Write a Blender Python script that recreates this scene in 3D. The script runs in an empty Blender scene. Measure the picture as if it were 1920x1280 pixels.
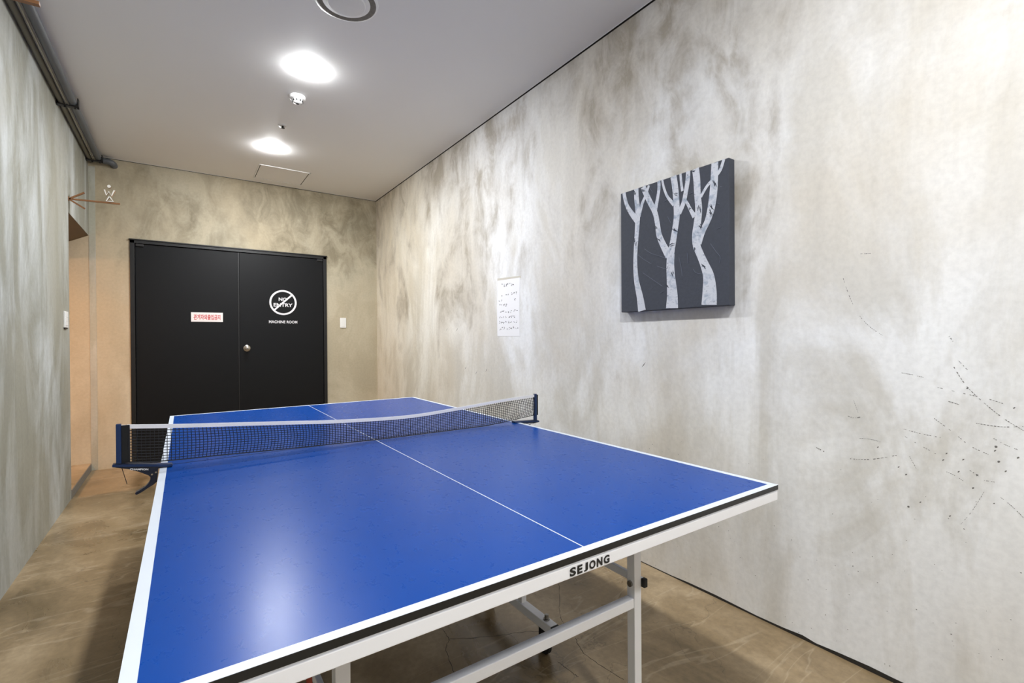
import bpy, bmesh, math, random
from mathutils import Vector, Matrix
random.seed(7)
S = bpy.context.scene
COL = S.collection
# ------------------------------------------------------------------ camera
F_PX, YAW, PITCH, ROLL = 897.0283, 0.6043, -0.0043, -0.0070
CAM = Vector((-2.0181, -5.8970, 1.1970))
PPY = 640.22
W, H = 2.7224, 2.9379            # room width, ceiling height: right wall x=0, back wall y=0, floor z=0
TX, TY, TH = -2.0891, -5.1707, -0.0040   # table corner and small turn
YF = -8.6                        # wall behind the camera
cyw, syw, cpt, spt = math.cos(YAW), math.sin(YAW), math.cos(PITCH), math.sin(PITCH)
fwd = Vector((syw*cpt, cyw*cpt, spt)); rgt = Vector((cyw, -syw, 0)); upv = rgt.cross(fwd)
c_, s_ = math.cos(ROLL), math.sin(ROLL)
rgt, upv = c_*rgt + s_*upv, -s_*rgt + c_*upv
cam_d = bpy.data.cameras.new('camera'); cam = bpy.data.objects.new('camera', cam_d); COL.objects.link(cam)
cam_d.sensor_width = 36; cam_d.lens = F_PX*36/1920; cam_d.clip_start = 0.02
cam.matrix_world = Matrix(((rgt.x, upv.x, -fwd.x, CAM.x), (rgt.y, upv.y, -fwd.y, CAM.y), (rgt.z, upv.z, -fwd.z, CAM.z), (0, 0, 0, 1)))
S.camera = cam
def ray(x, y): return rgt*((x-960)/F_PX) + upv*(-(y-PPY)/F_PX) + fwd
def on(axis, val, x, y):
    d = ray(x, y); return CAM + d*((val-CAM[axis])/d[axis])
# ------------------------------------------------------------------ world, exposure, light levels
wd = bpy.data.worlds.new('world'); S.world = wd; wd.use_nodes = True
wd.node_tree.nodes['Background'].inputs[0].default_value = (0.9, 0.95, 1, 1)
wd.node_tree.nodes['Background'].inputs[1].default_value = 0.0
S.view_settings.view_transform = 'Standard'; S.view_settings.look = 'None'
S.view_settings.exposure = 0.5; S.view_settings.gamma = 1.0; S.view_settings.use_curve_mapping = False
LAMP = 640.0           # emission of the ceiling lights
LAMP_COL = (0.97, 0.985, 1.0)
WARM = 260.0           # lamp in the side corridor
# ------------------------------------------------------------------ helpers
def link(name, bm, mat, parent=None, smooth=False):
    me = bpy.data.meshes.new(name); bmesh.ops.recalc_face_normals(bm, faces=bm.faces[:]); bm.to_mesh(me); bm.free()
    if smooth:
        for p in me.polygons: p.use_smooth = True
    o = bpy.data.objects.new(name, me); COL.objects.link(o)
    if mat: me.materials.append(mat)
    if parent: o.parent = parent
    return o
def link_sharp(name, bm, mat, parent=None, ang=35):
    o = link(name, bm, mat, parent, True)
    o.data.set_sharp_from_angle(angle=math.radians(ang)); return o
def thing(name, label, cat, loc=(0, 0, 0), rz=0, group=None):
    o = bpy.data.objects.new(name, None); COL.objects.link(o); o.location = loc; o.rotation_euler = (0, 0, rz)
    o.empty_display_size = .1
    return tag(o, label, cat, group)
def tag(o, label=None, cat=None, group=None, kind=None):
    if label: o['label'] = label
    if cat: o['category'] = cat
    if group: o['group'] = group
    if kind: o['kind'] = kind
    return o
def struct(o, label=None): return tag(o, label, kind='structure')
def box(bm, x0, x1, y0, y1, z0, z1, bev=0):
    r = bmesh.ops.create_cube(bm, size=1); vs = r['verts']
    for v in vs: v.co = Vector((x0+(v.co.x+.5)*(x1-x0), y0+(v.co.y+.5)*(y1-y0), z0+(v.co.z+.5)*(z1-z0)))
    if bev:
        es = list({e for v in vs for e in v.link_edges})
        bmesh.ops.bevel(bm, geom=es, offset=bev, segments=2, affect='EDGES', profile=.5)
    return bm
def B(*a, bev=0): return box(bmesh.new(), *a, bev=bev)
def lathe(bm, prof, c, axis='Z', n=40):
    """prof: list of (r, h) turned round an axis through c"""
    rings = []
    for r, h in prof:
        ring = []
        for k in range(n):
            a = 2*math.pi*k/n; x, y = r*math.cos(a), r*math.sin(a)
            p = {'Z': (x, y, h), 'Y': (x, h, y), 'X': (h, x, y)}[axis]
            ring.append(bm.verts.new(Vector(c)+Vector(p)))
        rings.append(ring)
    for a, b in zip(rings, rings[1:]):
        for k in range(n): bm.faces.new((a[k], a[(k+1) % n], b[(k+1) % n], b[k]))
    for ring, (r, h) in ((rings[0], prof[0]), (rings[-1], prof[-1])):
        if r > 1e-5: bm.faces.new(ring)
    bmesh.ops.remove_doubles(bm, verts=bm.verts[:], dist=1e-6)
    return bm
def tube(bm, pts, r, n=12, cap=True):
    pts = [Vector(p) for p in pts]; rings = []; up = None
    for i, p in enumerate(pts):
        t = (pts[min(i+1, len(pts)-1)]-pts[max(i-1, 0)]).normalized()
        if up is None: up = Vector((0, 0, 1)) if abs(t.z) < .9 else Vector((1, 0, 0))
        a = t.cross(up).normalized(); b = a.cross(t).normalized(); up = b
        rr = r[i] if isinstance(r, (list, tuple)) else r
        rings.append([bm.verts.new(p + a*rr*math.cos(2*math.pi*k/n) + b*rr*math.sin(2*math.pi*k/n)) for k in range(n)])
    for a, b in zip(rings, rings[1:]):
        for k in range(n): bm.faces.new((a[k], a[(k+1) % n], b[(k+1) % n], b[k]))
    if cap: bm.faces.new(rings[0]); bm.faces.new(rings[-1])
    return bm
def ribbon(bm, pts, w, f3, d0, d1):
    """a stroke of width w along 2-D points; f3(a, b, d) puts it in space, thick from d0 to d1"""
    pts = [Vector(p) for p in pts]; n = len(pts); L = []; Rr = []
    for i, p in enumerate(pts):
        t = (pts[min(i+1, n-1)]-pts[max(i-1, 0)]); t = t.normalized() if t.length > 1e-9 else Vector((1, 0))
        ww = (w[i] if isinstance(w, (list, tuple)) else w)/2
        nn = Vector((-t.y, t.x)); L.append(p+nn*ww); Rr.append(p-nn*ww)
    loop = L + Rr[::-1]
    top = [bm.verts.new(f3(q.x, q.y, d1)) for q in loop]; bot = [bm.verts.new(f3(q.x, q.y, d0)) for q in loop]
    m = len(loop)
    for i in range(n-1):
        bm.faces.new((top[i], top[i+1], top[m-2-i], top[m-1-i])); bm.faces.new((bot[i], bot[i+1], bot[m-2-i], bot[m-1-i]))
    for i in range(m):
        j = (i+1) % m; bm.faces.new((top[i], top[j], bot[j], bot[i]))
    return bm
def prism(bm, poly, f3, d0, d1):
    a = [bm.verts.new(f3(x, y, d0)) for x, y in poly]; b = [bm.verts.new(f3(x, y, d1)) for x, y in poly]
    n = len(poly)
    fa = bm.faces.new(a); fb = bm.faces.new(b[::-1]); fa.normal_update(); fb.normal_update()
    for i in range(n): bm.faces.new((a[i], a[(i+1) % n], b[(i+1) % n], b[i]))
    bmesh.ops.triangulate(bm, faces=[fa, fb], ngon_method='EAR_CLIP')
    return bm
def spline(pts, k=6):
    """Catmull-Rom through points of any dimension"""
    P = [list(p) for p in pts]; P = [P[0]]+P+[P[-1]]; out = []
    for i in range(1, len(P)-2):
        for j in range(k):
            t = j/k
            out.append([.5*(2*P[i][d]+(P[i+1][d]-P[i-1][d])*t+(2*P[i-1][d]-5*P[i][d]+4*P[i+1][d]-P[i+2][d])*t*t+(3*P[i][d]-P[i-1][d]-3*P[i+1][d]+P[i+2][d])*t**3) for d in range(len(P[i]))])
    out.append(P[-2]); return out
def text(name, s, width, height, cx, cz, f3, mat, parent=None, bold=0.0, depth=.0004, shear=0, space=1.0):
    cu = bpy.data.curves.new(name, 'FONT'); cu.body = s; cu.size = 1; cu.offset = bold; cu.shear = shear; cu.space_character = space; cu.extrude = 0
    cu.resolution_u = 4
    ob = bpy.data.objects.new(name, cu); COL.objects.link(ob)
    dg = bpy.context.evaluated_depsgraph_get(); me = bpy.data.meshes.new_from_object(ob.evaluated_get(dg))
    bpy.data.objects.remove(ob); bpy.data.curves.remove(cu)
    xs = [v.co.x for v in me.vertices]; ys = [v.co.y for v in me.vertices]
    x0, x1, y0, y1 = min(xs), max(xs), min(ys), max(ys)
    sx = width/(x1-x0); sy = height/(y1-y0)
    for v in me.vertices: v.co = f3(cx+(v.co.x-(x0+x1)/2)*sx, cz+(v.co.y-(y0+y1)/2)*sy, depth)
    me.name = name; o = bpy.data.objects.new(name, me); COL.objects.link(o); me.materials.clear(); me.materials.append(mat)
    if parent: o.parent = parent
    return o
def copy_tree(o, parent=None):
    c = o.copy(); COL.objects.link(c); c.parent = parent
    for ch in list(o.children): copy_tree(ch, c)
    return c
# planes as f3(a, b, d): d is the distance in front of the surface
back_f = lambda x, z, d: Vector((x, -d, z))
right_f = lambda y, z, d: Vector((-d, y, z))
# ------------------------------------------------------------------ materials
def nmat(name):
    m = bpy.data.materials.new(name); m.use_nodes = True; nt = m.node_tree
    return m, nt, nt.nodes, nt.links, nt.nodes['Principled BSDF']
def lin(c): return tuple(((v/255)/12.92 if v/255 <= .04045 else ((v/255+.055)/1.055)**2.4) for v in c)+(1,)
def ramp(N, stops):
    r = N.new('ShaderNodeValToRGB'); e = r.color_ramp.elements
    while len(e) < len(stops): e.new(.5)
    for el, (p, c) in zip(e, stops): el.position = p; el.color = c if len(c) == 4 else (*c, 1)
    return r
def noise(N, L, vec, scale, detail=6, rough=.55, dist=0, mapscale=None, loc=(0, 0, 0)):
    if mapscale:
        mp = N.new('ShaderNodeMapping'); mp.inputs['Scale'].default_value = mapscale; mp.inputs['Location'].default_value = loc
        L.new(vec, mp.inputs[0]); vec = mp.outputs[0]
    n = N.new('ShaderNodeTexNoise'); n.inputs['Scale'].default_value = scale; n.inputs['Detail'].default_value = detail
    n.inputs['Roughness'].default_value = rough; n.inputs['Distortion'].default_value = dist
    L.new(vec, n.inputs['Vector']); return n.outputs['Fac']
def mix(N, L, fac, a, b, mode='MIX'):
    m = N.new('ShaderNodeMix'); m.data_type = 'RGBA'; m.blend_type = mode
    for sock, v in ((m.inputs[0], fac), (m.inputs[6], a), (m.inputs[7], b)):
        if hasattr(v, 'is_linked') or hasattr(v, 'links'): L.new(v, sock)
        else: sock.default_value = v
    return m.outputs[2]
G = lambda v: (v, v, v, 1)
def plain(name, rgb, rough=.5, metal=0, var=.06, scale=30, spec=.5, bump=0, coat=0):
    m, nt, N, L, P = nmat(name)
    tc = N.new('ShaderNodeTexCoord').outputs['Object']
    f = noise(N, L, tc, scale, 4)
    c = lin(rgb); a = tuple(min(1, v*(1-var)) for v in c[:3])+(1,); b = tuple(min(1, v*(1+var)) for v in c[:3])+(1,)
    L.new(mix(N, L, f, a, b), P.inputs['Base Color'])
    P.inputs['Roughness'].default_value = rough; P.inputs['Metallic'].default_value = metal
    P.inputs['Specular IOR Level'].default_value = spec; P.inputs['Coat Weight'].default_value = coat
    if bump:
        bp = N.new('ShaderNodeBump'); bp.inputs['Strength'].default_value = bump; bp.inputs['Distance'].default_value = .002
        L.new(f, bp.inputs['Height']); L.new(bp.outputs[0], P.inputs['Normal'])
    return m
def plaster(name, base, pale, stain, tint, streak, seed, pale_amt=(.45, .56), stain_amt=(.5, .6), rough=.6, zb=0.0, blot=.8, clean=None, warm_light_tint=None):
    """trowelled cement plaster: clouded base, pale vertical runs, brownish stains (zb: more stains towards the ceiling)"""
    m, nt, N, L, P = nmat(name)
    tc = N.new('ShaderNodeTexCoord').outputs['Object']; o = (seed*3.1, seed*1.7, seed*.9)
    big = noise(N, L, tc, 1.0, 4, .55, .5, (.8, .8, .55), o)
    run = noise(N, L, tc, 1.0, 8, .62, .8, (streak, streak, .62), o)
    runf = noise(N, L, tc, 1.0, 5, .6, .1, (streak*4, streak*4, .9), o)
    cloud = noise(N, L, tc, 1.9, 9, .6, 1.0, (1, 1, .62), o)
    blotch = noise(N, L, tc, 5.5, 7, .65, .8, (1, 1, .6), o)
    fine = noise(N, L, tc, 46, 5, .6)
    r1 = ramp(N, [(pale_amt[0], G(0)), (pale_amt[1], G(1))]); L.new(mix(N, L, .45, run, cloud), r1.inputs[0])
    sv = mix(N, L, .35, mix(N, L, .4, cloud, big), run)
    if zb:
        sp = N.new('ShaderNodeSeparateXYZ'); L.new(tc, sp.inputs[0]); mr = N.new('ShaderNodeMapRange')
        mr.inputs[1].default_value = .3; mr.inputs[2].default_value = 2.9; mr.inputs[3].default_value = -zb*.15; mr.inputs[4].default_value = zb
        L.new(sp.outputs[2], mr.inputs[0]); ad = N.new('ShaderNodeMath'); L.new(sv, ad.inputs[0]); L.new(mr.outputs[0], ad.inputs[1]); sv = ad.outputs[0]
    def along(a, b, lo, hi, axis):
        sp = N.new('ShaderNodeSeparateXYZ'); L.new(tc, sp.inputs[0]); mr = N.new('ShaderNodeMapRange'); mr.interpolation_type = 'SMOOTHSTEP'
        for i, v in enumerate((a, b, lo, hi)): mr.inputs[1+i].default_value = v
        L.new(sp.outputs[axis], mr.inputs[0]); return mr.outputs[0]
    if clean:                                   # fewer stains along this stretch
        ad = N.new('ShaderNodeMath'); L.new(sv, ad.inputs[0]); L.new(along(clean[0], clean[1], 0, -clean[2], 1), ad.inputs[1]); sv = ad.outputs[0]
    r2 = ramp(N, [(stain_amt[0], G(0)), (stain_amt[1], G(1))]); L.new(sv, r2.inputs[0])
    r3 = ramp(N, [(.42, G(0)), (.62, G(1))]); L.new(big, r3.inputs[0])
    col = mix(N, L, r1.outputs[0], lin(base), lin(pale))
    col = mix(N, L, r3.outputs[0], col, mix(N, L, .6, col, lin(tint)))
    if warm_light_tint: col = mix(N, L, along(warm_light_tint[0], warm_light_tint[1], 0, .6, 1), col, mix(N, L, 1.0, col, lin(warm_light_tint[2]), 'MULTIPLY'))  # warm light towards the door wall, painted into the plaster colour
    rb = ramp(N, [(.4, G(.45)), (.6, G(1))]); L.new(blotch, rb.inputs[0])
    sf_ = mix(N, L, 1.0, r2.outputs[0], rb.outputs[0], 'MULTIPLY')
    col = mix(N, L, mix(N, L, sf_, G(0), G(blot)), col, lin(stain))
    r4 = ramp(N, [(.35, G(.94)), (.62, G(1.02))]); L.new(runf, r4.inputs[0]); col = mix(N, L, 1.0, col, r4.outputs[0], 'MULTIPLY')
    r5 = ramp(N, [(.3, G(.93)), (.62, G(1.02))]); L.new(fine, r5.inputs[0]); col = mix(N, L, 1.0, col, r5.outputs[0], 'MULTIPLY')
    L.new(col, P.inputs['Base Color']); P.inputs['Roughness'].default_value = rough; P.inputs['Specular IOR Level'].default_value = .35
    bp = N.new('ShaderNodeBump'); bp.inputs['Strength'].default_value = .18; bp.inputs['Distance'].default_value = .006
    L.new(mix(N, L, .7, fine, blotch), bp.inputs['Height']); L.new(bp.outputs[0], P.inputs['Normal'])
    return m
M = {}
M['wall_right'] = plaster('plaster_pale', (216, 214, 209), (240, 241, 242), (150, 139, 120), (212, 204, 190), 2.0, 1.0, (.43, .53), (.565, .65), zb=.135, clean=(-4.6, -5.4, .09), warm_light_tint=(-3.2, -.4, (238, 226, 196)))
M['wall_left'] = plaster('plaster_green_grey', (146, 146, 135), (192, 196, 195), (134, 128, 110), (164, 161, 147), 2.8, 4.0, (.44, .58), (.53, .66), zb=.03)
M['wall_back'] = plaster('plaster_olive', (180, 170, 147), (204, 196, 174), (118, 109, 87), (188, 172, 142), 1.2, 7.3, (.42, .58), (.52, .66), zb=.13, blot=.8)
M['repair'] = plaster('plaster_repair', (170, 168, 152), (192, 192, 182), (146, 142, 126), (172, 168, 152), 3, 2.2)
M['ceiling'] = plain('ceiling_paint', (236, 235, 233), .65, var=.012, scale=3, spec=.3)
M['groove'] = plain('shadow_gap', (40, 36, 30), .9)
M['brown_soffit'] = plain('brown_board', (96, 72, 36), .55, var=.15, scale=12)
M['door'] = plain('black_door_paint', (15, 16, 18), .42, var=.12, scale=60, bump=.12, spec=.22)
M['door_frame'] = plain('black_frame_paint', (13, 13, 14), .4, var=.2, scale=40)
M['steel'] = plain('brushed_steel', (190, 184, 174), .28, 1, scale=80)
M['bolt'] = plain('zinc_bolt', (150, 146, 138), .35, 1, scale=90)
M['white_vinyl'] = plain('white_vinyl', (226, 226, 230), .5, var=.02)
M['sign_white'] = plain('white_plate', (236, 232, 232), .35, var=.02)
M['red'] = plain('red_print', (196, 38, 44), .5, var=.05)
M['plastic'] = plain('white_plastic', (232, 232, 230), .35, var=.02)
M['dark'] = plain('black_plastic', (20, 20, 21), .45)
M['paper'] = plain('white_paper', (243, 243, 246), .7, var=.01)
M['ink'] = plain('black_ink', (34, 34, 40), .6)
M['tape'] = plain('clear_tape', (205, 200, 188), .3, var=.03)
M['canvas'] = plain('slate_canvas', (62, 66, 76), .75, var=.16, scale=70, bump=.5)
M['canvas_side'] = plain('slate_canvas_side', (66, 67, 74), .75, var=.12, scale=50, bump=.3)
M['bark_mark'] = plain('bark_mark_paint', (58, 64, 78), .7, var=.25)
M['ridge'] = plain('paint_ridge', (88, 94, 108), .6)
M['pipe_dark'] = plain('grey_conduit', (86, 90, 94), .45, var=.1)
M['pipe_olive'] = plain('olive_conduit', (104, 102, 90), .5, var=.1)
M['pipe_light'] = plain('pale_rod', (160, 158, 146), .4, .6)
M['wood'] = plain('brown_wood', (140, 96, 58), .45, var=.2, scale=25)
M['white_paint'] = plain('sign_white_paint', (246, 243, 236), .4, var=.01)
M['frame_paint'] = plain('white_powder_coat', (240, 240, 243), .38, var=.025, scale=20)
M['edge_black'] = plain('black_edge_band', (26, 27, 28), .4, var=.1)
M['line_white'] = plain('white_line_paint', (206, 214, 226), .4, var=.02, spec=.35)
M['navy'] = plain('navy_enamel', (8, 40, 84), .3, var=.08)
M['navy_dark'] = plain('navy_clamp', (14, 24, 46), .35, var=.08)
M['black_cloth'] = plain('black_sleeve', (16, 16, 18), .85)
M['cord'] = plain('net_cord', (22, 24, 30), .8)
M['tape_white'] = plain('white_net_tape', (226, 226, 230), .8, var=.04, scale=200)
M['rubber'] = plain('black_rubber', (22, 22, 22), .7)
M['strap'] = plain('red_brown_strap', (140, 52, 30), .6)
M['scuff'] = plain('scuff_mark', (112, 110, 107), .8)
M['fuzz'] = plain('dusty_grey', (120, 116, 108), .8, var=.35, scale=60)
def birch():
    m, nt, N, L, P = nmat('birch_paint'); tc = N.new('ShaderNodeTexCoord').outputs['Object']
    a = noise(N, L, tc, 26, 5, .6, .6); b = noise(N, L, tc, 60, 4, .6, 0, (1, 1, 2.2))
    r = ramp(N, [(.5, G(0)), (.68, G(1))]); L.new(a, r.inputs[0])
    r2 = ramp(N, [(.6, G(0)), (.68, G(1))]); L.new(b, r2.inputs[0])
    c = mix(N, L, r.outputs[0], lin((205, 208, 216)), lin((152, 164, 182)))
    c = mix(N, L, mix(N, L, r2.outputs[0], G(0), G(.6)), c, lin((92, 102, 120)))
    L.new(c, P.inputs['Base Color']); P.inputs['Roughness'].default_value = .6
    bp = N.new('ShaderNodeBump'); bp.inputs['Strength'].default_value = .4; bp.inputs['Distance'].default_value = .002
    L.new(b, bp.inputs['Height']); L.new(bp.outputs[0], P.inputs['Normal']); return m
M['birch'] = birch()
def floor_mat():
    m, nt, N, L, P = nmat('polished_concrete'); tc = N.new('ShaderNodeTexCoord').outputs['Object']
    big = noise(N, L, tc, .8, 6, .55, .6, (1, 1, 1), (3, 1, 0)); mid = noise(N, L, tc, 2.4, 9, .62, 1.1, (1, .6, 1), (1, 5, 0))
    fine = noise(N, L, tc, 40, 6, .65); sw = noise(N, L, tc, 1.6, 3, .5, 1.6, (.5, 2.6, 1), (7, 2, 0))
    r1 = ramp(N, [(.40, lin((110, 93, 66))), (.5, lin((143, 123, 93))), (.6, lin((170, 150, 120)))]); L.new(mix(N, L, .55, big, mid), r1.inputs[0])
    r2 = ramp(N, [(.53, G(0)), (.545, G(1)), (.56, G(0))]); L.new(sw, r2.inputs[0])          # pale trowel arcs
    c = mix(N, L, mix(N, L, r2.outputs[0], G(0), G(.3)), r1.outputs[0], lin((200, 184, 158)))
    r3 = ramp(N, [(.35, G(.84)), (.65, G(1.05))]); L.new(fine, r3.inputs[0]); c = mix(N, L, 1., c, r3.outputs[0], 'MULTIPLY')
    vo = N.new('ShaderNodeTexVoronoi'); vo.feature = 'DISTANCE_TO_EDGE'; vo.inputs['Scale'].default_value = .9
    wv = N.new('ShaderNodeVectorMath'); wv.operation = 'ADD'; nn = N.new('ShaderNodeTexNoise'); nn.inputs['Scale'].default_value = 3; nn.inputs['Detail'].default_value = 6
    L.new(tc, nn.inputs['Vector']); L.new(tc, wv.inputs[0]); L.new(nn.outputs['Color'], wv.inputs[1]); L.new(wv.outputs[0], vo.inputs['Vector'])
    r4 = ramp(N, [(.0, G(.55)), (.0035, G(1))]); L.new(vo.outputs['Distance'], r4.inputs[0]); c = mix(N, L, .75, c, mix(N, L, 1., c, r4.outputs[0], 'MULTIPLY'))
    L.new(c, P.inputs['Base Color'])
    r5 = ramp(N, [(.3, G(.24)), (.7, G(.42))]); L.new(mid, r5.inputs[0]); L.new(r5.outputs[0], P.inputs['Roughness'])
    P.inputs['Specular IOR Level'].default_value = .45
    bp = N.new('ShaderNodeBump'); bp.inputs['Strength'].default_value = .08; bp.inputs['Distance'].default_value = .004
    L.new(mid, bp.inputs['Height']); L.new(bp.outputs[0], P.inputs['Normal']); return m
M['floor'] = floor_mat()
def blue_top():
    m, nt, N, L, P = nmat('blue_table_paint'); tc = N.new('ShaderNodeTexCoord').outputs['Object']
    a = noise(N, L, tc, 5, 8, .65, .5); b = noise(N, L, tc, 38, 6, .7, .3, (1, .7, 1)); sp = noise(N, L, tc, 120, 2, .5)
    c = mix(N, L, a, lin((0, 60, 138)), lin((0, 66, 150)))
    L.new(c, P.inputs['Base Color'])
    r = ramp(N, [(.3, G(.27)), (.7, G(.285))]); L.new(b, r.inputs[0]); L.new(r.outputs[0], P.inputs['Roughness'])
    P.inputs['Specular IOR Level'].default_value = .14
    return m
M['blue'] = blue_top()
def emit(name, col, strength):
    m, nt, N, L, P = nmat(name); P.inputs['Base Color'].default_value = (.8, .8, .8, 1)
    P.inputs['Emission Color'].default_value = (*col, 1); P.inputs['Emission Strength'].default_value = strength; return m
M['lamp'] = emit('lit_diffuser', LAMP_COL, LAMP)
M['warm_lamp'] = emit('warm_diffuser', (1, .52, .24), WARM)
# ------------------------------------------------------------------ room shell
CX0 = -W-1.5                                   # far side of the corridor
OPY, OPZ, STEP = -.966, 2.192, .07             # the opening in the left wall
DX0, DX1, DZ = -2.423, -.605, 2.188            # the double door
fl = struct(link('floor', B(-W-.15, .15, YF-.1, .15, -.1, 0), M['floor']), 'tan polished concrete floor with pale trowel arcs')
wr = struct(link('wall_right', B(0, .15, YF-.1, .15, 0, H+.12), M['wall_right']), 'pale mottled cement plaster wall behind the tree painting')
bm = bmesh.new()
box(bm, CX0-.1, DX0, 0, .15, 0, H+.12); box(bm, DX1, 0, 0, .15, 0, H+.12); box(bm, DX0, DX1, 0, .15, DZ, H+.12); box(bm, DX0, DX1, .1, .15, 0, DZ)
wb = struct(link('wall_back', bm, M['wall_back']), 'olive beige plaster wall around the black double door')
bm = bmesh.new()
box(bm, -W-.14, -W, YF-.1, OPY, 0, H+.12); box(bm, -W-.14, -W, OPY, 0, OPZ, H+.12)
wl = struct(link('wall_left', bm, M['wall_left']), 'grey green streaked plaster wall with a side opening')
wf = struct(link('wall_front', B(-W-.14, .15, YF-.1, YF, 0, H+.12), M['wall_right']), 'plaster wall closing the room opposite the black door')
bm = B(-W, -.011, YF, -.011, H, H+.02)
ce = struct(link('ceiling', bm, M['ceiling']), 'matt white ceiling with a dark shadow gap along the walls')
bm = bmesh.new(); box(bm, -W, 0, YF, 0, H+.045, H+.12)
tag(link('gap_lining', bm, M['groove'], ce))
bm = bmesh.new(); box(bm, -.0015, 0, YF, -.0015, H-.004, H+.045); box(bm, -W, 0, -.0015, 0, H-.004, H+.045)  # dark strips on the pale walls paint in the shade of the gap
link('gap_shade_strip', bm, M['groove'], ce)
bm = bmesh.new(); ribbon(bm, [(-.0125, YF), (-.0125, -.0125), (-W, -.0125)], .003, lambda x, y, d: Vector((x, y, H-d)), 0, .002)
link('edge_bead', bm, M['plastic'], ce)
# corridor beyond the opening
cf = struct(link('floor_corridor', box(B(CX0, -W-.141, -1.9, 0, 0, STEP), -W-.141, -W, OPY+.001, 0, 0, STEP), M['floor']), 'raised concrete floor of the side corridor')
bm = bmesh.new(); box(bm, CX0-.1, CX0, -2.0, 0, 0, 2.5); box(bm, CX0, -W-.14, -2.0, -1.9, 0, 2.5)
struct(link('wall_corridor', bm, M['wall_back']), 'plaster walls of the side corridor')
bm = bmesh.new()
zz = lambda x: OPZ - (-W-x)*.5 if x > -W-.5 else OPZ-.25
prism(bm, [(-W-.002, OPZ-.002), (-W-.5, OPZ-.25), (CX0, OPZ-.25), (CX0, OPZ+.2), (-W-.142, OPZ+.2), (-W-.142, OPZ-.002)], lambda x, z, d: Vector((x, d, z)), -1.9, -.001)
struct(link('ceiling_corridor', bm, M['brown_soffit']), 'sloping brown soffit over the side opening')
bm = bmesh.new(); box(bm, -W-.0005, -W+.004, OPY, -.004, 0.001, STEP-.004)
tag(link('step_riser', bm, M['fuzz'], cf), 'dirty grey step face')
bm = B(-W+.002, -W+.05, -.0025, -.0002, .004, H-.1)
tag(link('repair_strip', bm, M['repair'], wb), 'paler plaster strip in the corner')
# dark open joint between the right wall and the floor, wider towards the camera
J = [(700, 0, .002), (1202, 0, .004), (1260, 0, .005), (1290, 0, .010), (1340, 0, .012), (1420, 0, .007), (1470, 0, .010), (1505, 0, .016), (1530, 0, .009), (1570, 0, .014), (1630, 0, .018), (1674, 0, .016), (1900, 0, .016)]
jp = []
for x, _, h in J:
    y = 1051.9+.4853*(x-1202); p = on(0, 0, x, y); jp.append((p.y if x > 800 else -.02, h))
bm = bmesh.new()
prism(bm, [(a, 0.0005) for a, h in jp]+[(a, h) for a, h in jp[::-1]], right_f, -.0005, .0012)
tag(link('open_joint', bm, M['groove'], wr), 'dark open joint at the wall foot')
# ------------------------------------------------------------------ double door
dr = bpy.data.objects.new('door_1', None); COL.objects.link(dr); dr.location = ((DX0+DX1)/2, 0, 0)
struct(dr, 'black steel double door with a round knob'); dl = Vector(dr.location)
def dpart(name, bm, mat, parent=None, label=None, sharp=False):
    bmesh.ops.translate(bm, verts=bm.verts[:], vec=-dl)
    o = (link_sharp if sharp else link)(name, bm, mat, parent or dr)
    if label: o['label'] = label
    return o
bm = bmesh.new(); fw = .036
box(bm, DX0, DX0+fw, -.012, .1, 0, DZ, .002); box(bm, DX1-fw, DX1, -.012, .1, 0, DZ, .002); box(bm, DX0, DX1, -.012, .1, DZ-fw*.9, DZ, .002)
dpart('door_frame', bm, M['door_frame'])
bm = bmesh.new(); box(bm, DX0-.006, DX1+.006, -.022, 0, DZ-.004, DZ+.008, .002)
dpart('header_drip', bm, M['door_frame'])
mid = -1.508
la = dpart('door_leaf', B(DX0+fw+.003, mid-.004, .004, .05, .008, DZ-fw*.9-.004, bev=.0025), M['door'])
lb = dpart('door_leaf', B(mid+.004, DX1-fw-.003, .0, .05, .008, DZ-fw*.9-.004, bev=.0025), M['door'])
dpart('astragal', B(mid-.008, mid+.003, -.0015, .004, .008, DZ-.04, bev=.0005), M['door_frame'], la)
for x, s, lf in ((DX0+fw+.01, 1, la), (DX1-fw-.01, -1, lb)):
    bm = bmesh.new(); x2 = x+s*.06; box(bm, min(x, x2), max(x, x2), -.016, .004, DZ-.062, DZ-.036, .002)
    dpart('top_pivot', bm, M['dark'], lf)
KX, KZ = -1.437, 1.122
kb = dpart('door_knob', lathe(bmesh.new(), [(0.0, -.004), (.034, -.004), (.034, -.007), (.029, -.010), (.013, -.012), (.012, -.034), (.018, -.040), (.0255, -.05), (.027, -.058), (.024, -.067), (.016, -.072), (0, -.073)], (KX, 0, KZ), 'Y', 32), M['steel'], lb, 'round brushed steel knob', True)
bm = bmesh.new(); lathe(bm, [(0, -.073), (.006, -.073), (.006, -.075), (0, -.075)], (KX, 0, KZ), 'Y', 16); dpart('key_plug', bm, M['bolt'], lb)
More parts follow.
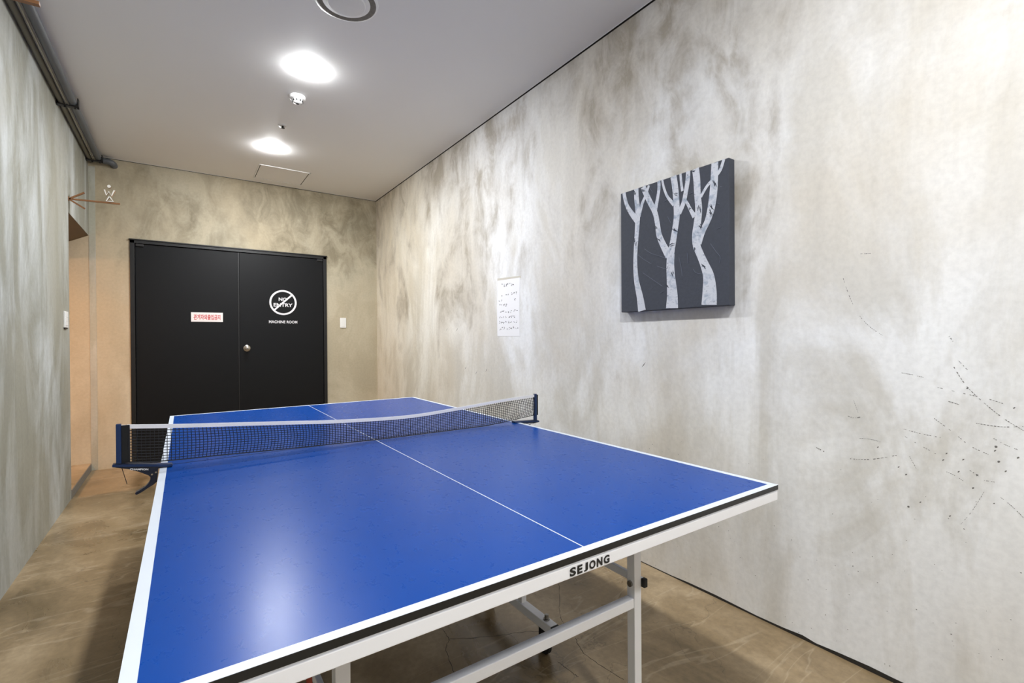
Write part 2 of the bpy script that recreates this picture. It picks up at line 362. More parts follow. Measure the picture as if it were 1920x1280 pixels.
# signs on the door
sx0, sx1, sz0, sz1 = -1.937, -1.657, 1.402, 1.499
sg = thing('door_sign', 'white sign with red Korean lettering on the black door', 'sign', ((sx0+sx1)/2, .004, (sz0+sz1)/2))
sf = lambda x, z, d: Vector((x, -d, z))
link('plate', B(-.14, .14, -.003, 0, -.0485, .0485, bev=.0008), M['sign_white'], sg)
text('lettering', '관계자외출입금지', .236, .056, 0, 0, sf, M['red'], sg, .022, .0034)['label'] = 'red Korean characters'
ne = thing('no_entry_decal', 'white vinyl circle with slash reading NO ENTRY MACHINE ROOM on door', 'decal', (-1.074, -.0003, 1.63))
bm = bmesh.new(); R0 = .1305
ribbon(bm, [(R0*math.cos(a*math.pi/36), R0*math.sin(a*math.pi/36)) for a in range(73)], .0195, sf, 0, .0006); link('ring', bm, M['white_vinyl'], ne)
bm = bmesh.new(); ribbon(bm, [(-.125*.7, -.125*.66), (.125*.75, .125*.72)], .018, sf, 0, .0008); link('slash', bm, M['white_vinyl'], ne)
text('lettering', 'NO', .086, .039, -.003, .036, sf, M['white_vinyl'], ne, .032, .0007)
text('lettering', 'ENTRY', .196, .039, 0, -.028, sf, M['white_vinyl'], ne, .032, .0007)
text('lettering', 'MACHINE ROOM', .292, .031, 0, -.218, sf, M['white_vinyl'], ne, .030, .0007, space=1.08)
# ------------------------------------------------------------------ wall plates
pl = thing('wall_switch', 'white blank switch plate on the wall beside the black door', 'switch', (-.418, 0, 1.41))
link('plate', B(-.036, .036, -.009, 0, -.06, .06, bev=.003), M['plastic'], pl)
link('rocker', B(-.024, .024, -.0115, -.008, -.042, .042, bev=.0015), M['plastic'], pl)
pl = thing('wall_switch', 'white switch box on the streaked wall beside the side opening', 'switch', (-W, -1.142, 1.366))
link('plate', B(0, .011, -.06, .06, -.06, .06, bev=.003), M['plastic'], pl)
for k in range(3): link('rocker', B(.010, .0135, -.042, .042, -.045+k*.031, -.017+k*.031, bev=.001), M['plastic'], pl)
link('lower_tab', B(.0, .009, -.05, .05, -.068, -.06), M['dark'], pl)
# ------------------------------------------------------------------ ceiling fittings
def downlight(y, label, x=-1.334):
    t = thing('ceiling_light', label, 'light', (x, y, H))
    link_sharp('trim_ring', lathe(bmesh.new(), [(.0695, 0), (.075, 0), (.0745, -.002), (.07, -.002), (.0695, 0)], (0, 0, 0)), M['plastic'], t)
    link('diffuser', lathe(bmesh.new(), [(0, -.013), (.045, -.012), (.060, -.009), (.069, -.004), (.069, -.001)], (0, 0, 0)), M['lamp'], t)
    return t
downlight(-1.128, 'round lit ceiling light next to the access hatch')
downlight(-2.634, 'round lit ceiling light between smoke detector and round air vent')
downlight(-5.63, 'round lit ceiling light just past the lettered end of the table')
downlight(-7.13, 'round lit ceiling light near the wall opposite the black door')
t = thing('smoke_detector', 'white dome smoke detector on the ceiling', 'smoke detector', (-1.325, -2.225, H))
link_sharp('base', lathe(bmesh.new(), [(0, 0), (.052, 0), (.053, -.012), (.050, -.022), (.044, -.026), (0, -.026)], (0, 0, 0)), M['plastic'], t)
link_sharp('sensor_dome', lathe(bmesh.new(), [(.036, -.024), (.036, -.034), (.032, -.044), (.024, -.050), (0, -.052)], (0, 0, 0)), M['plastic'], t)
for k in range(10):
    a = 2*math.pi*k/10; bm = B(.034, .0375, -.005, .005, -.042, -.030); bmesh.ops.rotate(bm, verts=bm.verts[:], cent=(0, 0, 0), matrix=Matrix.Rotation(a, 3, 'Z')); link('slot', bm, M['dark'], t)
link('indicator', lathe(bmesh.new(), [(0, -.0515), (.010, -.0515), (.010, -.054), (0, -.054)], (0, 0, 0), n=16), M['dark'], t)
t = thing('fire_sprinkler', 'small flush sprinkler head with white collar on the ceiling', 'sprinkler', (-1.331, -1.662, H))
link_sharp('collar', lathe(bmesh.new(), [(0, 0), (.036, 0), (.034, -.005), (.02, -.008), (.016, -.004), (0, -.004)], (0, 0, 0)), M['plastic'], t)
link_sharp('deflector', lathe(bmesh.new(), [(0, -.004), (.007, -.004), (.007, -.018), (.014, -.019), (.014, -.021), (0, -.022)], (0, 0, 0), n=20), M['dark'], t)
t = thing('air_vent', 'round white ceiling air vent with dusty dark ring', 'vent', (-1.308, -3.395, H))
link_sharp('flange', lathe(bmesh.new(), [(.112, .0), (.152, 0), (.150, -.006), (.138, -.011), (.118, -.008), (.112, -.002)], (0, 0, 0), n=56), M['fuzz'], t)
link_sharp('rim', lathe(bmesh.new(), [(.146, 0), (.158, 0), (.157, -.004), (.148, -.0075)], (0, 0, 0), n=56), M['plastic'], t)
link('throat', lathe(bmesh.new(), [(0, -.0008), (.113, -.0008), (.113, -.0015), (0, -.0015)], (0, 0, 0), n=48), M['dark'], t)
link_sharp('disc', lathe(bmesh.new(), [(0, -.008), (.090, -.008), (.096, -.012), (.09, -.018), (0, -.022)], (0, 0, 0), n=48), M['plastic'], t)
link('stem', lathe(bmesh.new(), [(0, 0), (.01, 0), (.01, -.009), (0, -.009)], (0, 0, 0), n=12), M['dark'], t)
t = thing('access_hatch', 'square white access hatch in the ceiling near the black door', 'hatch', (-1.139, -.385, H))
link('panel', B(-.222, .222, -.215, .215, -.003, 0), M['ceiling'], t)
for nm, a in (('frame_side', (-.241, -.229, -.235, .235)), ('frame_side', (.229, .241, -.235, .235)), ('frame_side', (-.241, .241, -.235, -.223)), ('frame_side', (-.241, .241, .223, .235))):
    link(nm, B(*a, -.005, 0, bev=.001), M['plastic'], t)
link('gap', B(-.2295, .2295, -.2235, .2235, -.0006, 0), M['groove'], t)
# ------------------------------------------------------------------ pipes along the left wall
def arc(c, r, a0, a1, ax, ay, n=8): return [Vector(c)+Vector(ax)*r*math.cos(a0+(a1-a0)*k/n)+Vector(ay)*r*math.sin(a0+(a1-a0)*k/n) for k in range(n+1)]
zB = H-.05
t = thing('ceiling_pipe', 'dark grey ceiling conduit with an elbow onto the door wall', 'pipe', (-2.636, YF, zB))
o = Vector((-2.636, YF, zB))
path = [Vector((-2.636, YF+.01, zB)), Vector((-2.636, -1.4, zB))] + arc((-2.596, -.105, zB), .04, math.pi, math.pi/2, (1, 0, 0), (0, 1, 0)) + [Vector((-2.56, -.065, zB))]
link_sharp('pipe', tube(bmesh.new(), [p-o for p in path], .024, 16), M['pipe_dark'], t)
bm = tube(bmesh.new(), [Vector((-2.605, -.065, zB))-o, Vector((-2.588, -.065, zB))-o], .029, 16); link_sharp('collar', bm, M['pipe_dark'], t)
path = [Vector((-2.57, -.065, zB))] + arc((-2.555, -.03, zB), .035, -math.pi/2, 0, (1, 0, 0), (0, 1, 0)) + [Vector((-2.52, -.002, zB))]
path = [Vector((-2.59, -.065, zB)), Vector((-2.565, -.065, zB)), Vector((-2.548, -.060, zB-.006)), Vector((-2.536, -.045, zB-.012)), Vector((-2.532, -.02, zB-.014)), Vector((-2.532, -.001, zB-.014))]
link_sharp('elbow', tube(bmesh.new(), [p-o for p in path], .027, 16), M['pipe_dark'], t)
t = thing('ceiling_pipe', 'olive painted ceiling conduit against the streaked wall', 'pipe', (-2.699, YF, H-.055))
link_sharp('pipe', tube(bmesh.new(), [(0, .01, 0), (0, -YF-.01, 0)], .017, 14), M['pipe_olive'], t)
t = thing('ceiling_rod', 'thin pale rod running between the two ceiling conduits', 'rod', (-2.667, YF, H-.068))
link_sharp('rod', tube(bmesh.new(), [(0, .01, 0), (0, -YF-.09, 0)], .0055, 10), M['pipe_light'], t)
for y, lb_ in ((-1.36, 'black pipe clamp halfway along the ceiling conduits'), (-.12, 'black pipe clamp in the corner above the door wall'), (-5.2, 'black pipe clamp on the ceiling conduits above the table end')):
    t = thing('pipe_clamp', lb_, 'clamp', (-W, y, H-.05))
    bm = bmesh.new(); box(bm, 0, .118, -.02, .02, -.034, -.028, .001); box(bm, 0, .006, -.02, .02, -.034, .049); box(bm, .112, .118, -.02, .02, -.034, .03)
    link('strap', bm, M['dark'], t)
    for x in (.045, .1): link('nut', lathe(bmesh.new(), [(0, -.034), (.007, -.034), (.007, -.043), (0, -.043)], (x, 0, 0), n=6), M['dark'], t)
# ------------------------------------------------------------------ arrow signs
def arrow_sign(y, label, picto=True, z=2.3, ln=.307):
    t = thing('arrow_sign', label, 'sign', (-W, y, z))
    f = lambda x, z, d: Vector((x, -d, z))
    for nm, pts in (('shaft', [(.006, -.004), (ln, .003)]), ('barb', [(.002, -.005), (.094, .058)]), ('barb', [(.002, -.005), (.095, -.067)])):
        bm = bmesh.new(); ribbon(bm, pts, .0105, f, -.009, .009); link(nm, bm, M['wood'], t)
    link('wall_plate', B(0, .004, -.012, .012, -.02, .012), M['wood'], t)
    if picto:
        wl_ = [(.213, .100), (.2255, .057), (.240, .090), (.256, .058), (.2735, .104)]
        tri = [(.243, .051), (.2235, .011), (.267, .013), (.243, .051)]
        hd = [(.2415+.0115*math.cos(a*math.pi/12), .130+.0115*math.sin(a*math.pi/12)) for a in range(24)]
        bm = bmesh.new(); ribbon(bm, wl_, .0115, f, -.012, .0105); ribbon(bm, tri, .010, f, -.012, .0105); prism(bm, hd, f, -.012, .0105)
        link('pictogram_body', bm, M['wood'], t)
        for nm, fn in (('letter', lambda b: ribbon(b, wl_, .0098, f, .0106, .0126)), ('triangle', lambda b: ribbon(b, tri, .0088, f, .0106, .0126)), ('head', lambda b: prism(b, hd, f, .0106, .0126))):
            bm = bmesh.new(); fn(bm); link(nm, bm, M['white_paint'], t)
    return t
arrow_sign(-.96, 'brown wooden arrow sign with white W figure above the side opening')
arrow_sign(-3.765, 'brown wooden arrow sign high on the streaked wall under the ceiling conduits', False, 2.283, .337)
# corridor lamp
t = thing('corridor_lamp', 'round warm lamp on the ceiling of the side corridor', 'light', (-W-.85, -1.0, OPZ-.25))
link_sharp('base', lathe(bmesh.new(), [(0, 0), (.10, 0), (.10, -.012), (0, -.012)], (0, 0, 0)), M['plastic'], t)
link('diffuser', lathe(bmesh.new(), [(0, -.04), (.06, -.035), (.09, -.012), (0, -.012)], (0, 0, 0)), M['warm_lamp'], t)
# ------------------------------------------------------------------ tree painting on the right wall
CY0, CY1, CZ0, CZ1, CD = -4.090, -4.716, 1.340, 1.985, .045
t = thing('tree_painting', 'square dark canvas painted with white birch trunks on the pale wall', 'painting', (0, (CY0+CY1)/2, CZ0))
off = Vector((0, -(CY0+CY1)/2, -CZ0))
def canv(zx, zy):            # a point of the photograph's painting, on the canvas face
    p = on(0, -CD, 1120+zx*.28125, 260+zy*.28125); return (p.y, p.z)
cf3 = lambda y, z, d: Vector((-CD-d, y, z))+off
bm = B(-CD, 0, CY1, CY0, CZ0, CZ1, bev=.003); bmesh.ops.translate(bm, verts=bm.verts[:], vec=off)
link('canvas', bm, M['canvas'], t)
PXM = .00082                 # metres on the canvas for one pixel of the enlarged view (roughly)
def stroke(pts, k=5):
    q = spline([(*canv(a, b), w) for a, b, w in pts], k); return [(a, min(max(b, CZ0+.001), CZ1-.001)) for a, b, w in q], [w*.00083 for a, b, w in q]
TREES = [
 [[(298, 1150, 60), (285, 1060, 50), (262, 950, 38), (254, 850, 32), (256, 740, 30), (263, 640, 33), (268, 560, 36), (270, 480, 38), (262, 400, 36), (260, 335, 34)],
  [(265, 545, 40), (230, 500, 34), (200, 450, 27), (185, 400, 26), (178, 362, 26)],
  [(278, 520, 26), (298, 440, 22), (322, 380, 18), (345, 312, 16)]],
 [[(498, 1130, 84), (500, 1040, 72), (492, 940, 60), (487, 850, 54), (490, 770, 52)],
  [(478, 780, 50), (440, 710, 42), (412, 640, 38), (400, 560, 34), (384, 490, 34), (345, 410, 36), (305, 322, 36)],
  [(385, 480, 30), (402, 400, 22), (412, 330, 22), (410, 278, 22)],
  [(490, 770, 48), (505, 690, 42), (518, 610, 40), (530, 520, 40), (528, 430, 40), (520, 330, 40), (508, 250, 40)],
  [(512, 440, 24), (470, 390, 16), (445, 330, 15), (432, 270, 14)],
  [(545, 500, 30), (575, 430, 28), (592, 350, 28), (604, 270, 28), (606, 214, 26)],
  [(568, 350, 16), (560, 290, 15), (555, 232, 14)]],
 [[(745, 1108, 92), (748, 1020, 84), (742, 920, 66), (715, 840, 50), (685, 770, 44), (662, 710, 46), (658, 640, 48), (668, 560, 46), (676, 470, 42), (668, 370, 40), (664, 280, 42), (655, 200, 42)],
  [(672, 700, 44), (700, 620, 38), (735, 550, 36), (758, 470, 44), (772, 380, 46), (780, 280, 44), (784, 160, 40)],
  [(650, 520, 30), (625, 480, 20), (600, 430, 16), (580, 400, 14)],
  [(690, 390, 16), (730, 320, 16), (780, 262, 18), (820, 210, 18), (845, 135, 16)]]]
for tr in TREES:
    bm = bmesh.new()
    for i, br in enumerate(tr):
        a, b = stroke(br); ribbon(bm, a, b, cf3, .0002, .0012+.00012*i)
    link('painted_tree', bm, M['birch'], t)
bm = bmesh.new()
for a, b, l, s in [(390, 590, 60, .5), (415, 680, 40, .9), (515, 610, 60, .6), (495, 705, 46, -.3), (715, 850, 44, .7), (468, 975, 40, .6), (690, 590, 40, .8), (655, 740, 34, -1.2), (755, 500, 56, 1.35), (765, 460, 40, 1.1), (255, 690, 50, 1.4), (300, 345, 40, .5), (680, 470, 50, 1.4), (525, 370, 30, .5), (205, 485, 18, .6), (615, 465, 16, .8), (255, 360, 40, 1.5), (505, 900, 40, 1.2), (785, 300, 50, 1.45), (648, 210, 24, .2)]:
    for k in range(3):
        aa = a+random.uniform(-8, 8); bb = b+random.uniform(-10, 10); an = s+random.uniform(-.4, .4); ll = l*random.uniform(.4, .9)
        P = [canv(aa-ll/2*math.cos(an), bb-ll/2*math.sin(an)), canv(aa+random.uniform(-2, 2), bb), canv(aa+ll/2*math.cos(an), bb+ll/2*math.sin(an))]
        ribbon(bm, P, [.001, random.uniform(.002, .0045), .001], cf3, .0012, .0024)
tag(link('bark_marks', bm, M['bark_mark'], t), kind='stuff')
bm = bmesh.new()
for P in [[(315, 735), (360, 765), (420, 785), (465, 800)], [(272, 775), (310, 805), (360, 835)], [(305, 895), (370, 940), (435, 985)], [(755, 700), (790, 750), (820, 790), (815, 830)], [(640, 870), (660, 895), (705, 903)], [(545, 790), (560, 860), (566, 915)], [(420, 1030), (445, 1015)], [(470, 520), (490, 560)], [(820, 320), (832, 322)], [(800, 430), (815, 432)], [(600, 760), (605, 830)], [(350, 330), (372, 360)], [(800, 600), (825, 590)], [(445, 420), (470, 405)], [(615, 370), (635, 360)], [(400, 850), (460, 868), (472, 850)]]:
    q = spline([canv(*p) for p in P], 4); ribbon(bm, q, .0022, cf3, 0, .002)
tag(link('paint_ridges', bm, M['ridge'], t), kind='stuff')
# ------------------------------------------------------------------ paper notice
t = thing('paper_notice', 'white sheet with handwritten lines taped to the pale wall', 'notice', (0, -2.93, 1.222))
off2 = Vector((0, 2.93, -1.222))
def pap(zx, zy):
    p = on(0, 0, 880+zx*140/996, 480+zy*180/1280); return (p.y, p.z)
pf3 = lambda y, z, d: Vector((-d, y, z))+off2
cor = [pap(379, 330), pap(676, 287), pap(670, 700), pap(675, 1070), pap(376, 1068), pap(371, 700)]
bm = bmesh.new(); prism(bm, cor, pf3, .0006, .0014); link('sheet', bm, M['paper'], t)
bm = bmesh.new(); prism(bm, [pap(375, 300), pap(690, 262), pap(690, 292), pap(375, 336)], pf3, .0002, .0006); link('tape_strip', bm, M['tape'], t)
bm = bmesh.new()
def scribble(x0, x1, y0, y1, big=1.0):
    n = max(1, int((x1-x0)/22))
    for i in range(n):
        cx = x0+(x1-x0)*(i+.5)/n; cy = y0+(y1-y0)*(i+.5)/n
        for k in range(random.choice((2, 3, 3))):
            a = cx+random.uniform(-8, 8); b = cy+random.uniform(-14, 14)*big; an = random.choice((0, 0, 1.57, 1.57, .8, -.8))+random.uniform(-.25, .25); l = random.uniform(7, 15)*big
            ribbon(bm, [pap(a-l*math.cos(an)/2, b-l*math.sin(an)/2), pap(a+l*math.cos(an)/2, b+l*math.sin(an)/2)], .0036, pf3, .0014, .0017)
for a in [(430, 595, 392, 378, 1.3), (412, 455, 520, 525, 1.2), (480, 540, 508, 512, 1), (560, 645, 500, 495, 1.2), (395, 440, 595, 592, .9), (590, 630, 565, 575, 1.5), (400, 512, 660, 655, 1), (412, 500, 745, 740, 1), (515, 570, 740, 735, 1.2), (590, 655, 730, 728, 1), (395, 500, 815, 810, 1), (525, 625, 812, 806, 1), (398, 500, 885, 882, 1.1), (518, 570, 882, 880, 1.1), (585, 648, 880, 880, 1), (405, 490, 968, 966, 1.2), (500, 600, 962, 960, 1.2), (605, 662, 960, 960, .7)]: scribble(*a)
tag(link('handwriting', bm, M['ink'], t), 'black handwritten lines', kind='stuff')
# ------------------------------------------------------------------ table tennis table (local frame: u across, v along)
L_, WD, TZ = 2.74, 1.525, .76
tb = thing('table_tennis_table', 'blue table tennis table with white lines on white steel legs', 'table', (TX, TY, 0), TH)
tf = lambda u, z, d: Vector((u, -d, z))
for k, (v0, v1) in enumerate(((0, L_/2-.002), (L_/2+.002, L_))):
    top = link('tabletop', B(.0012, WD-.0012, v0+.0012, v1-.0012, TZ-.0135, TZ), M['blue'], tb)
    bm = bmesh.new()
    box(bm, 0, .0012, v0, v1, TZ-.014, TZ-.0002); box(bm, WD-.0012, WD, v0, v1, TZ-.014, TZ-.0002); box(bm, 0, WD, v0, v0+.0012, TZ-.014, TZ-.0002); box(bm, 0, WD, v1-.0012, v1, TZ-.014, TZ-.0002)
    link('edge_band', bm, M['edge_black'], top)
    e = .0004
    lines = [(0, .02, v0, v1), (WD-.02, WD, v0, v1), (WD/2-.0015, WD/2+.0015, v0+(.02 if k == 0 else 0), v1-(.02 if k else 0)), ((.02, WD-.02, 0, .02) if k == 0 else (.02, WD-.02, L_-.02, L_))]
    for nm, a in zip(('side_line', 'side_line', 'centre_line', 'end_line'), lines): link(nm, B(*a, TZ-.0002, TZ+e), M['line_white'], top)
    # steel rim below the board
    vo = v0 if k == 0 else v1; sg_ = 1 if k == 0 else -1
    for nm, a in (('apron', (.001, WD-.001, min(vo+sg_*.001, vo+sg_*.026), max(vo+sg_*.001, vo+sg_*.026))), ('apron', (.003, .026, min(vo+sg_*.026, v1 if k == 0 else v0)+.0, max(vo+sg_*.026, v1 if k == 0 else v0))), ('apron', (WD-.026, WD-.003, min(vo+sg_*.026, v1 if k == 0 else v0), max(vo+sg_*.026, v1 if k == 0 else v0)))):
        link(nm, B(*a, .7155, .7415, bev=.0015), M['frame_paint'], tb)
    bm = bmesh.new(); box(bm, .004, WD-.004, min(vo+sg_*.004, vo+sg_*.03), max(vo+sg_*.004, vo+sg_*.03), .7414, .7466); link('packing_strip', bm, M['paper'], tb)
    V = lambda v: v if k == 0 else L_-v
    def vb(u0, u1, a, b, z0, z1, bev=.002): a, b = sorted((V(a), V(b))); return B(u0, u1, a, b, z0, z1, bev=bev)
    for sd in (-1, 1):
        U = lambda u: u if sd == 1 else WD-u
        def ub(u0, u1, *r, **kw): u0, u1 = sorted((U(u0), U(u1))); return vb(u0, u1, *r, **kw)
        leg = link('leg', ub(1.181, 1.211, .25, .28, .012, .7415), M['frame_paint'], tb)
        link('foot', ub(1.179, 1.213, .248, .282, 0, .014), M['rubber'], leg)
        bm = lathe(bmesh.new(), [(0, -.006), (.009, -.006), (.009, 0), (0, 0)], (0, 0, 0), 'X', 12)
        if sd == -1: bmesh.ops.rotate(bm, verts=bm.verts[:], cent=(0, 0, 0), matrix=Matrix.Rotation(math.pi, 3, 'Z'))
        bmesh.ops.translate(bm, verts=bm.verts[:], vec=(U(1.181), V(.266), .457)); link('bolt', bm, M['bolt'], leg)
        br = link('brace', ub(1.2115, 1.2245, .25, .89, .445, .469), M['frame_paint'], tb)
        link('end_cap', ub(1.2112, 1.226, .238, .252, .444, .470), M['rubber'], br)
        link('upright', ub(1.188, 1.212, .845, .872, .13, .7415), M['frame_paint'], tb)
        rail = link('base_rail', ub(1.183, 1.217, .655, 1.26, .098, .132), M['frame_paint'], tb)
        link('end_cap', ub(1.183, 1.217, .647, .6555, .098, .132), M['rubber'], rail)
        bm = lathe(bmesh.new(), [(0, .132), (.012, .132), (.012, .138), (.008, .139), (.008, .152), (0, .154)], (U(1.2), V(.70), 0), 'Z', 12); link_sharp('bolt', bm, M['bolt'], rail)
        for v in (.70, 1.10):
            cs = link('caster', vb(U(1.2)-.016, U(1.2)+.016, v-.02, v+.03, .058, .099), M['dark'], tb)
            bm = lathe(bmesh.new(), [(0, -.011), (.030, -.011), (.034, -.007), (.034, .007), (.030, .011), (0, .011)], (U(1.2), V(v+.012), .034), 'X', 24)
            link_sharp('wheel', bm, M['rubber'], cs)
    link('crossbar', vb(.344, 1.181, .252, .279, .388, .417), M['frame_paint'], tb)
    link('crossbar', vb(.337, 1.188, .848, .87, .50, .525), M['frame_paint'], tb)
    link('underframe_bar', vb(.03, WD-.03, .25, .28, .7155, .7412), M['frame_paint'], tb)
    link('underframe_bar', vb(.03, WD-.03, .845, .872, .7155, .7412), M['frame_paint'], tb)
def letters(name, word, cells, x0, width, cz, h, f3, mat, parent, bold, depth, gap=.16):
    tot = sum(cells)+gap*(len(cells)-1); x = x0; objs = []
    for ch, w in zip(word, cells):
        ww = width*w/tot; objs.append(text(name, ch, ww, h, x+ww/2, cz, f3, mat, parent, bold, depth)); x += ww+width*gap/tot
    bm = bmesh.new()
    for o in objs:
        bm.from_mesh(o.data); bpy.data.objects.remove(o)
    return link(name, bm, mat, parent)
letters('lettering', 'SEJONG', (1, .85, .72, 1.08, 1.0, 1.05), .7075, .112, .7285, .0178, tf, M['edge_black'], tb, .045, .0002, .22)['label'] = 'black SEJONG lettering on the white rim'
bm = bmesh.new(); tube(bm, [(.262, .24, .714), (.262, .24, .62), (.266, .25, .54), (.264, .245, .46)], .0055, 8); tag(link('strap', bm, M['strap'], tb), 'red brown strap hanging below the rim')
bm = bmesh.new(); tube(bm, [(.255, .236, .714), (.254, .236, .62), (.256, .24, .56)], .004, 8); tag(link('strap', bm, M['tape_white'], tb), 'white strap hanging below the rim')
# ------------------------------------------------------------------ net
NV = 1.338
Tm = Matrix.Translation((TX, TY, 0)) @ Matrix.Rotation(TH, 4, 'Z'); Ti = Tm.inverted()
def netp(x, y, v=NV):
    c = Ti @ CAM; d = Ti.to_3x3() @ ray(x, y); q = c+d*((v-c.y)/d.y); return (q.x, q.z)
nt_ = thing('table_tennis_net', 'black table tennis net with white top tape clamped across blue table', 'net', (TX, TY, 0), TH)
TOP = [netp(*p) for p in ((228.5, 796), (333, 794.8), (419.6, 792.6), (539, 789.5), (635, 787), (760, 779), (846, 766), (939.5, 749), (1007, 739))]
BOT = [netp(*p) for p in ((228.5, 866), (300, 864.5), (419.6, 852.5), (539, 841), (635, 831), (688, 825.8), (784, 817), (879.6, 804), (944, 791), (1007, 776.5))]
def interp(P, u):
    if u <= P[0][0]: return P[0][1]
    for (a, b), (c, d) in zip(P, P[1:]):
        if u <= c: return b+(d-b)*(u-a)/(c-a)
    return P[-1][1]
TOPS = spline(TOP, 6); BOTS = [(a, max(b, TZ+.003)) for a, b in spline(BOT, 6)]
u0, u1 = TOP[0][0], TOP[-1][0]
topz = lambda u: interp(TOPS, u); botz = lambda u: interp(BOTS, u)
def bulge(u, s): return -.006*math.sin(math.pi*s)*(1+.4*math.sin(u*9))
NU, NZ = 148, 12
ua, ub_ = u0+.018, u1-.018
bm = bmesh.new()
def thread(P, r=.0011):
    rings = []
    for p in P: rings.append([bm.verts.new(Vector(p)+Vector(o)*r) for o in ((1, .0, 1), (-1, 1, 0), (0, -1, -1))])
    for a, b in zip(rings, rings[1:]):
        for k in range(3): bm.faces.new((a[k], a[(k+1) % 3], b[(k+1) % 3], b[k]))
for i in range(NU+1):
    u = ua+(ub_-ua)*i/NU; zt = topz(u)-.010; zb = botz(u)
    lean = .006*math.sin(u*5.1)
    thread([(u+lean*math.sin(math.pi*s/6), NV+bulge(u, s/6), zt+(zb-zt)*s/6) for s in range(7)])
for j in range(1, NZ+1):
    s = j/NZ
    thread([(ua+(ub_-ua)*i/80, NV+bulge(ua+(ub_-ua)*i/80, s), (topz(ua+(ub_-ua)*i/80)-.010)*(1-s)+botz(ua+(ub_-ua)*i/80)*s) for i in range(81)], .0011 if j < NZ else .0018)
tag(link('net_mesh', bm, M['cord'], nt_), kind='stuff')
bm = bmesh.new(); n = 60
pts = [(ua-.004+(ub_-ua+.008)*i/n) for i in range(n+1)]
prism(bm, [(u, topz(u)) for u in pts]+[(u, topz(u)-.0135) for u in pts[::-1]], lambda u, z, d: Vector((u, NV+d, z)), -.002, .002); link('top_tape', bm, M['tape_white'], nt_)
bm = bmesh.new(); tube(bm, [(u0-.012+(u1-u0+.024)*i/n, NV, topz(u0+(u1-u0)*i/n)-.0015) for i in range(n+1)], .0018, 8); link('top_cord', bm, M['tape_white'], nt_)
def cz(zx, zy): return netp(180+zx/8, 780+zy/8, NV-.011)
LEV = [cz(*q) for q in ((915, 985), (860, 1030), (800, 1065), (740, 1105), (680, 1145), (625, 1175), (600, 1180), (586, 1168), (592, 1150), (660, 1110), (740, 1060), (790, 1005), (815, 950), (815, 915), (790, 890), (650, 838), (510, 800), (390, 785))]
PROF = [(-.1268, .7835), (-.1268, .7905), (-.1245, .7925), (-.112, .7935), (.025, .7700), (.034, .7690), (.0362, .7650), (.034, .7608), (-.0030, .7608), (-.0051, .757), (-.0062, .739)] + LEV
def clamp(mir):
    k = .22 if mir else 0.0                       # the two clamps sit at different tilts
    tilt = lambda u, z: z-k*max(0, .03-u)
    mu = (lambda u: WD-u) if mir else (lambda u: u)
    f = lambda u, z, d: Vector((mu(u), NV+d, tilt(u, z)))
    bm = bmesh.new(); prism(bm, PROF, f, -.011, .011); bk = link('clamp_bracket', bm, M['navy_dark'], nt_)
    bm = bmesh.new(); ribbon(bm, [(-.1265, .7885), (.034, .7660)], .0075, f, -.015, .015); link('clamp_plate', bm, M['navy'], nt_)
    for q in ((840, 873), (900, 842)):
        u, z = cz(*q); bm = bmesh.new(); lathe(bm, [(0, -.014), (.0028, -.014), (.0028, -.010), (0, -.010)], (mu(u), NV, tilt(u, z)), 'Y', 10); link('screw', bm, M['steel'], bk)
    a, b = -.1172, -.1035; zt_ = (topz(u1) if mir else topz(u0))+.003
    x0, x1 = sorted((mu(a), mu(b)))
    link('post', B(x0, x1, NV-.009, NV+.009, tilt(a, .786), zt_, bev=.002), M['navy'], nt_)
    uu = [u0-.004, u0+.021] if not mir else [u1-.021, u1+.004]
    link('sleeve', B(uu[0], uu[1], NV-.004, NV+.004, (botz(u1) if mir else botz(u0))-.004, zt_-.005, bev=.002), M['black_cloth'], nt_)
    u, z = cz(650, 785)
    text('lettering', 'CHAMPION', .049, .0064, mu(u), tilt(u, z)-.002, lambda a, z, d: Vector((a, NV-d, z-(a-mu(u))*((.165-k)*(-1 if mir else 1)))), M['white_vinyl'], bk, .03, .0153)
    return bk
clamp(False); clamp(True)
bm = bmesh.new(); tube(bm, [(*[netp(228, 876)[0]], NV, netp(228, 876)[1]), (netp(234, 893)[0], NV-.004, netp(234, 893)[1]), (netp(238.5, 907)[0], NV-.004, netp(238.5, 907)[1])], .0011, 6); link('loose_cord', bm, M['cord'], nt_)
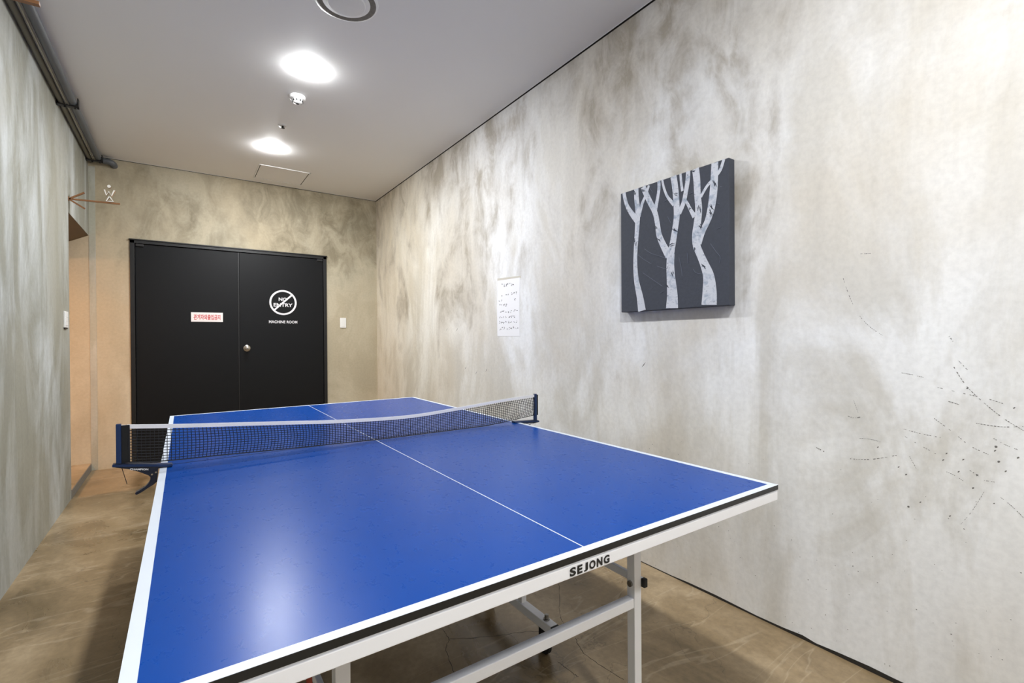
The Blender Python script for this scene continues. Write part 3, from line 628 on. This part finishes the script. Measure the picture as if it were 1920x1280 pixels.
# ------------------------------------------------------------------ marks on the right wall and floor
def wsc(zx, zy):
    p = on(0, 0, 1500+zx*.4375, 440+zy*.4375); return (p.y, p.z)
bm = bmesh.new()
def dashes(P, w=.0028, gap=.35, step=.014):
    q = [Vector(a) for a in spline([wsc(*p) for p in P], 8)]
    for a, b in zip(q, q[1:]):
        d = (b-a).length; n = max(1, int(d/step))
        for i in range(n):
            if random.random() < gap: continue
            s = a.lerp(b, i/n); e = a.lerp(b, (i+.65)/n); ribbon(bm, [s, e], w*random.uniform(.3, .8), right_f, 0, .0004)
for P, w, g in [([(180, 170), (210, 260), (250, 340), (300, 395), (355, 432)], .0024, .2), ([(260, 82), (308, 80)], .004, .3), ([(435, 592), (480, 600), (535, 613)], .003, .15), ([(580, 652), (700, 680), (800, 702), (890, 730)], .003, .45), ([(655, 560), (715, 650), (800, 730), (880, 792), (960, 840)], .003, .3), ([(636, 714), (682, 728)], .005, .2), ([(755, 808), (860, 823), (960, 822)], .003, .25), ([(200, 775), (230, 785), (258, 782)], .006, .3), ([(445, 833), (520, 853), (605, 870)], .003, .15), ([(215, 960), (300, 963), (418, 945)], .0035, .2), ([(250, 873), (300, 876), (345, 888)], .0025, .3), ([(575, 787), (660, 850), (730, 905), (810, 943)], .003, .4), ([(450, 865), (520, 905), (590, 943)], .0025, .5), ([(70, 912), (115, 935)], .006, .3), ([(830, 873), (880, 900), (935, 922)], .003, .3), ([(600, 1005), (660, 1030), (710, 1062)], .003, .5), ([(728, 1010), (768, 1035)], .004, .3), ([(860, 1125), (910, 1165), (958, 1212)], .0025, .15), ([(790, 1053), (835, 1060)], .003, .3), ([(470, 950), (508, 1020)], .002, .3), ([(230, 710), (250, 765)], .0015, .3), ([(680, 540), (718, 580)], .003, .3), ([(640, 435), (656, 458)], .006, .4), ([(690, 1240), (740, 1180), (790, 1100)], .0014, .3)]:
    dashes(P, w, g)
for a, b, r in [(840, 908, 6), (852, 972, 5), (836, 925, 3), (455, 1027, 4), (935, 955, 4), (334, 910, 3), (465, 1165, 6), (643, 1205, 3), (516, 1146, 3), (423, 995, 3), (614, 965, 3), (742, 1085, 4), (882, 1013, 3), (718, 657, 4), (918, 742, 3), (628, 937, 3), (700, 963, 3), (680, 1015, 3), (760, 1030, 3)]:
    y, z = wsc(a, b); ribbon(bm, [(y-.002, z+.002), (y, z), (y+.002, z-.003)], [r*.0006, r*.0012, r*.0005], right_f, 0, .0004)
for k in range(110):                              # pits low on the wall
    y = random.uniform(-5.6, -4.2); z = random.uniform(.02, .75)**1.2; r = random.uniform(.0006, .0018)
    ribbon(bm, [(y-r, z), (y+r, z+random.uniform(-r, r))], r*1.4, right_f, 0, .0003)
for x, y in ((873, 690), (1207, 684), (857, 618), (838, 618), (893, 699), (912, 694)):
    p = on(0, 0, x, y); ribbon(bm, [(p.y+.012, p.z-.012), (p.y, p.z), (p.y-.012, p.z+.014)], [.001, .005, .001], right_f, 0, .0004)
tag(link('scuff_marks', bm, M['scuff'], wr), 'dark ball scuffs and scratches', kind='stuff')
def fp(x, y): p = on(2, 0, x, y); return (p.x, p.y)
bm = bmesh.new(); ff = lambda x, y, d: Vector((x, y, d))
for P in [[(842, 1198), (880, 1196), (930, 1192), (985, 1184), (1020, 1184)], [(1038, 1060), (1048, 1100), (1050, 1150), (1058, 1170)], [(1078, 1196), (1095, 1225), (1130, 1250), (1170, 1275)], [(830, 1180), (842, 1200), (836, 1215), (850, 1260)], [(1045, 1240), (1065, 1255), (1085, 1270)]]:
    q = spline([fp(*p) for p in P], 8); q = [(a+random.uniform(-.003, .003), b+random.uniform(-.003, .003)) for a, b in q]
    ribbon(bm, q, [.0007+random.uniform(0, .0016) for _ in q], ff, 0, .0004)
tag(link('floor_cracks', bm, M['groove'], fl), 'dark hairline cracks', kind='stuff')
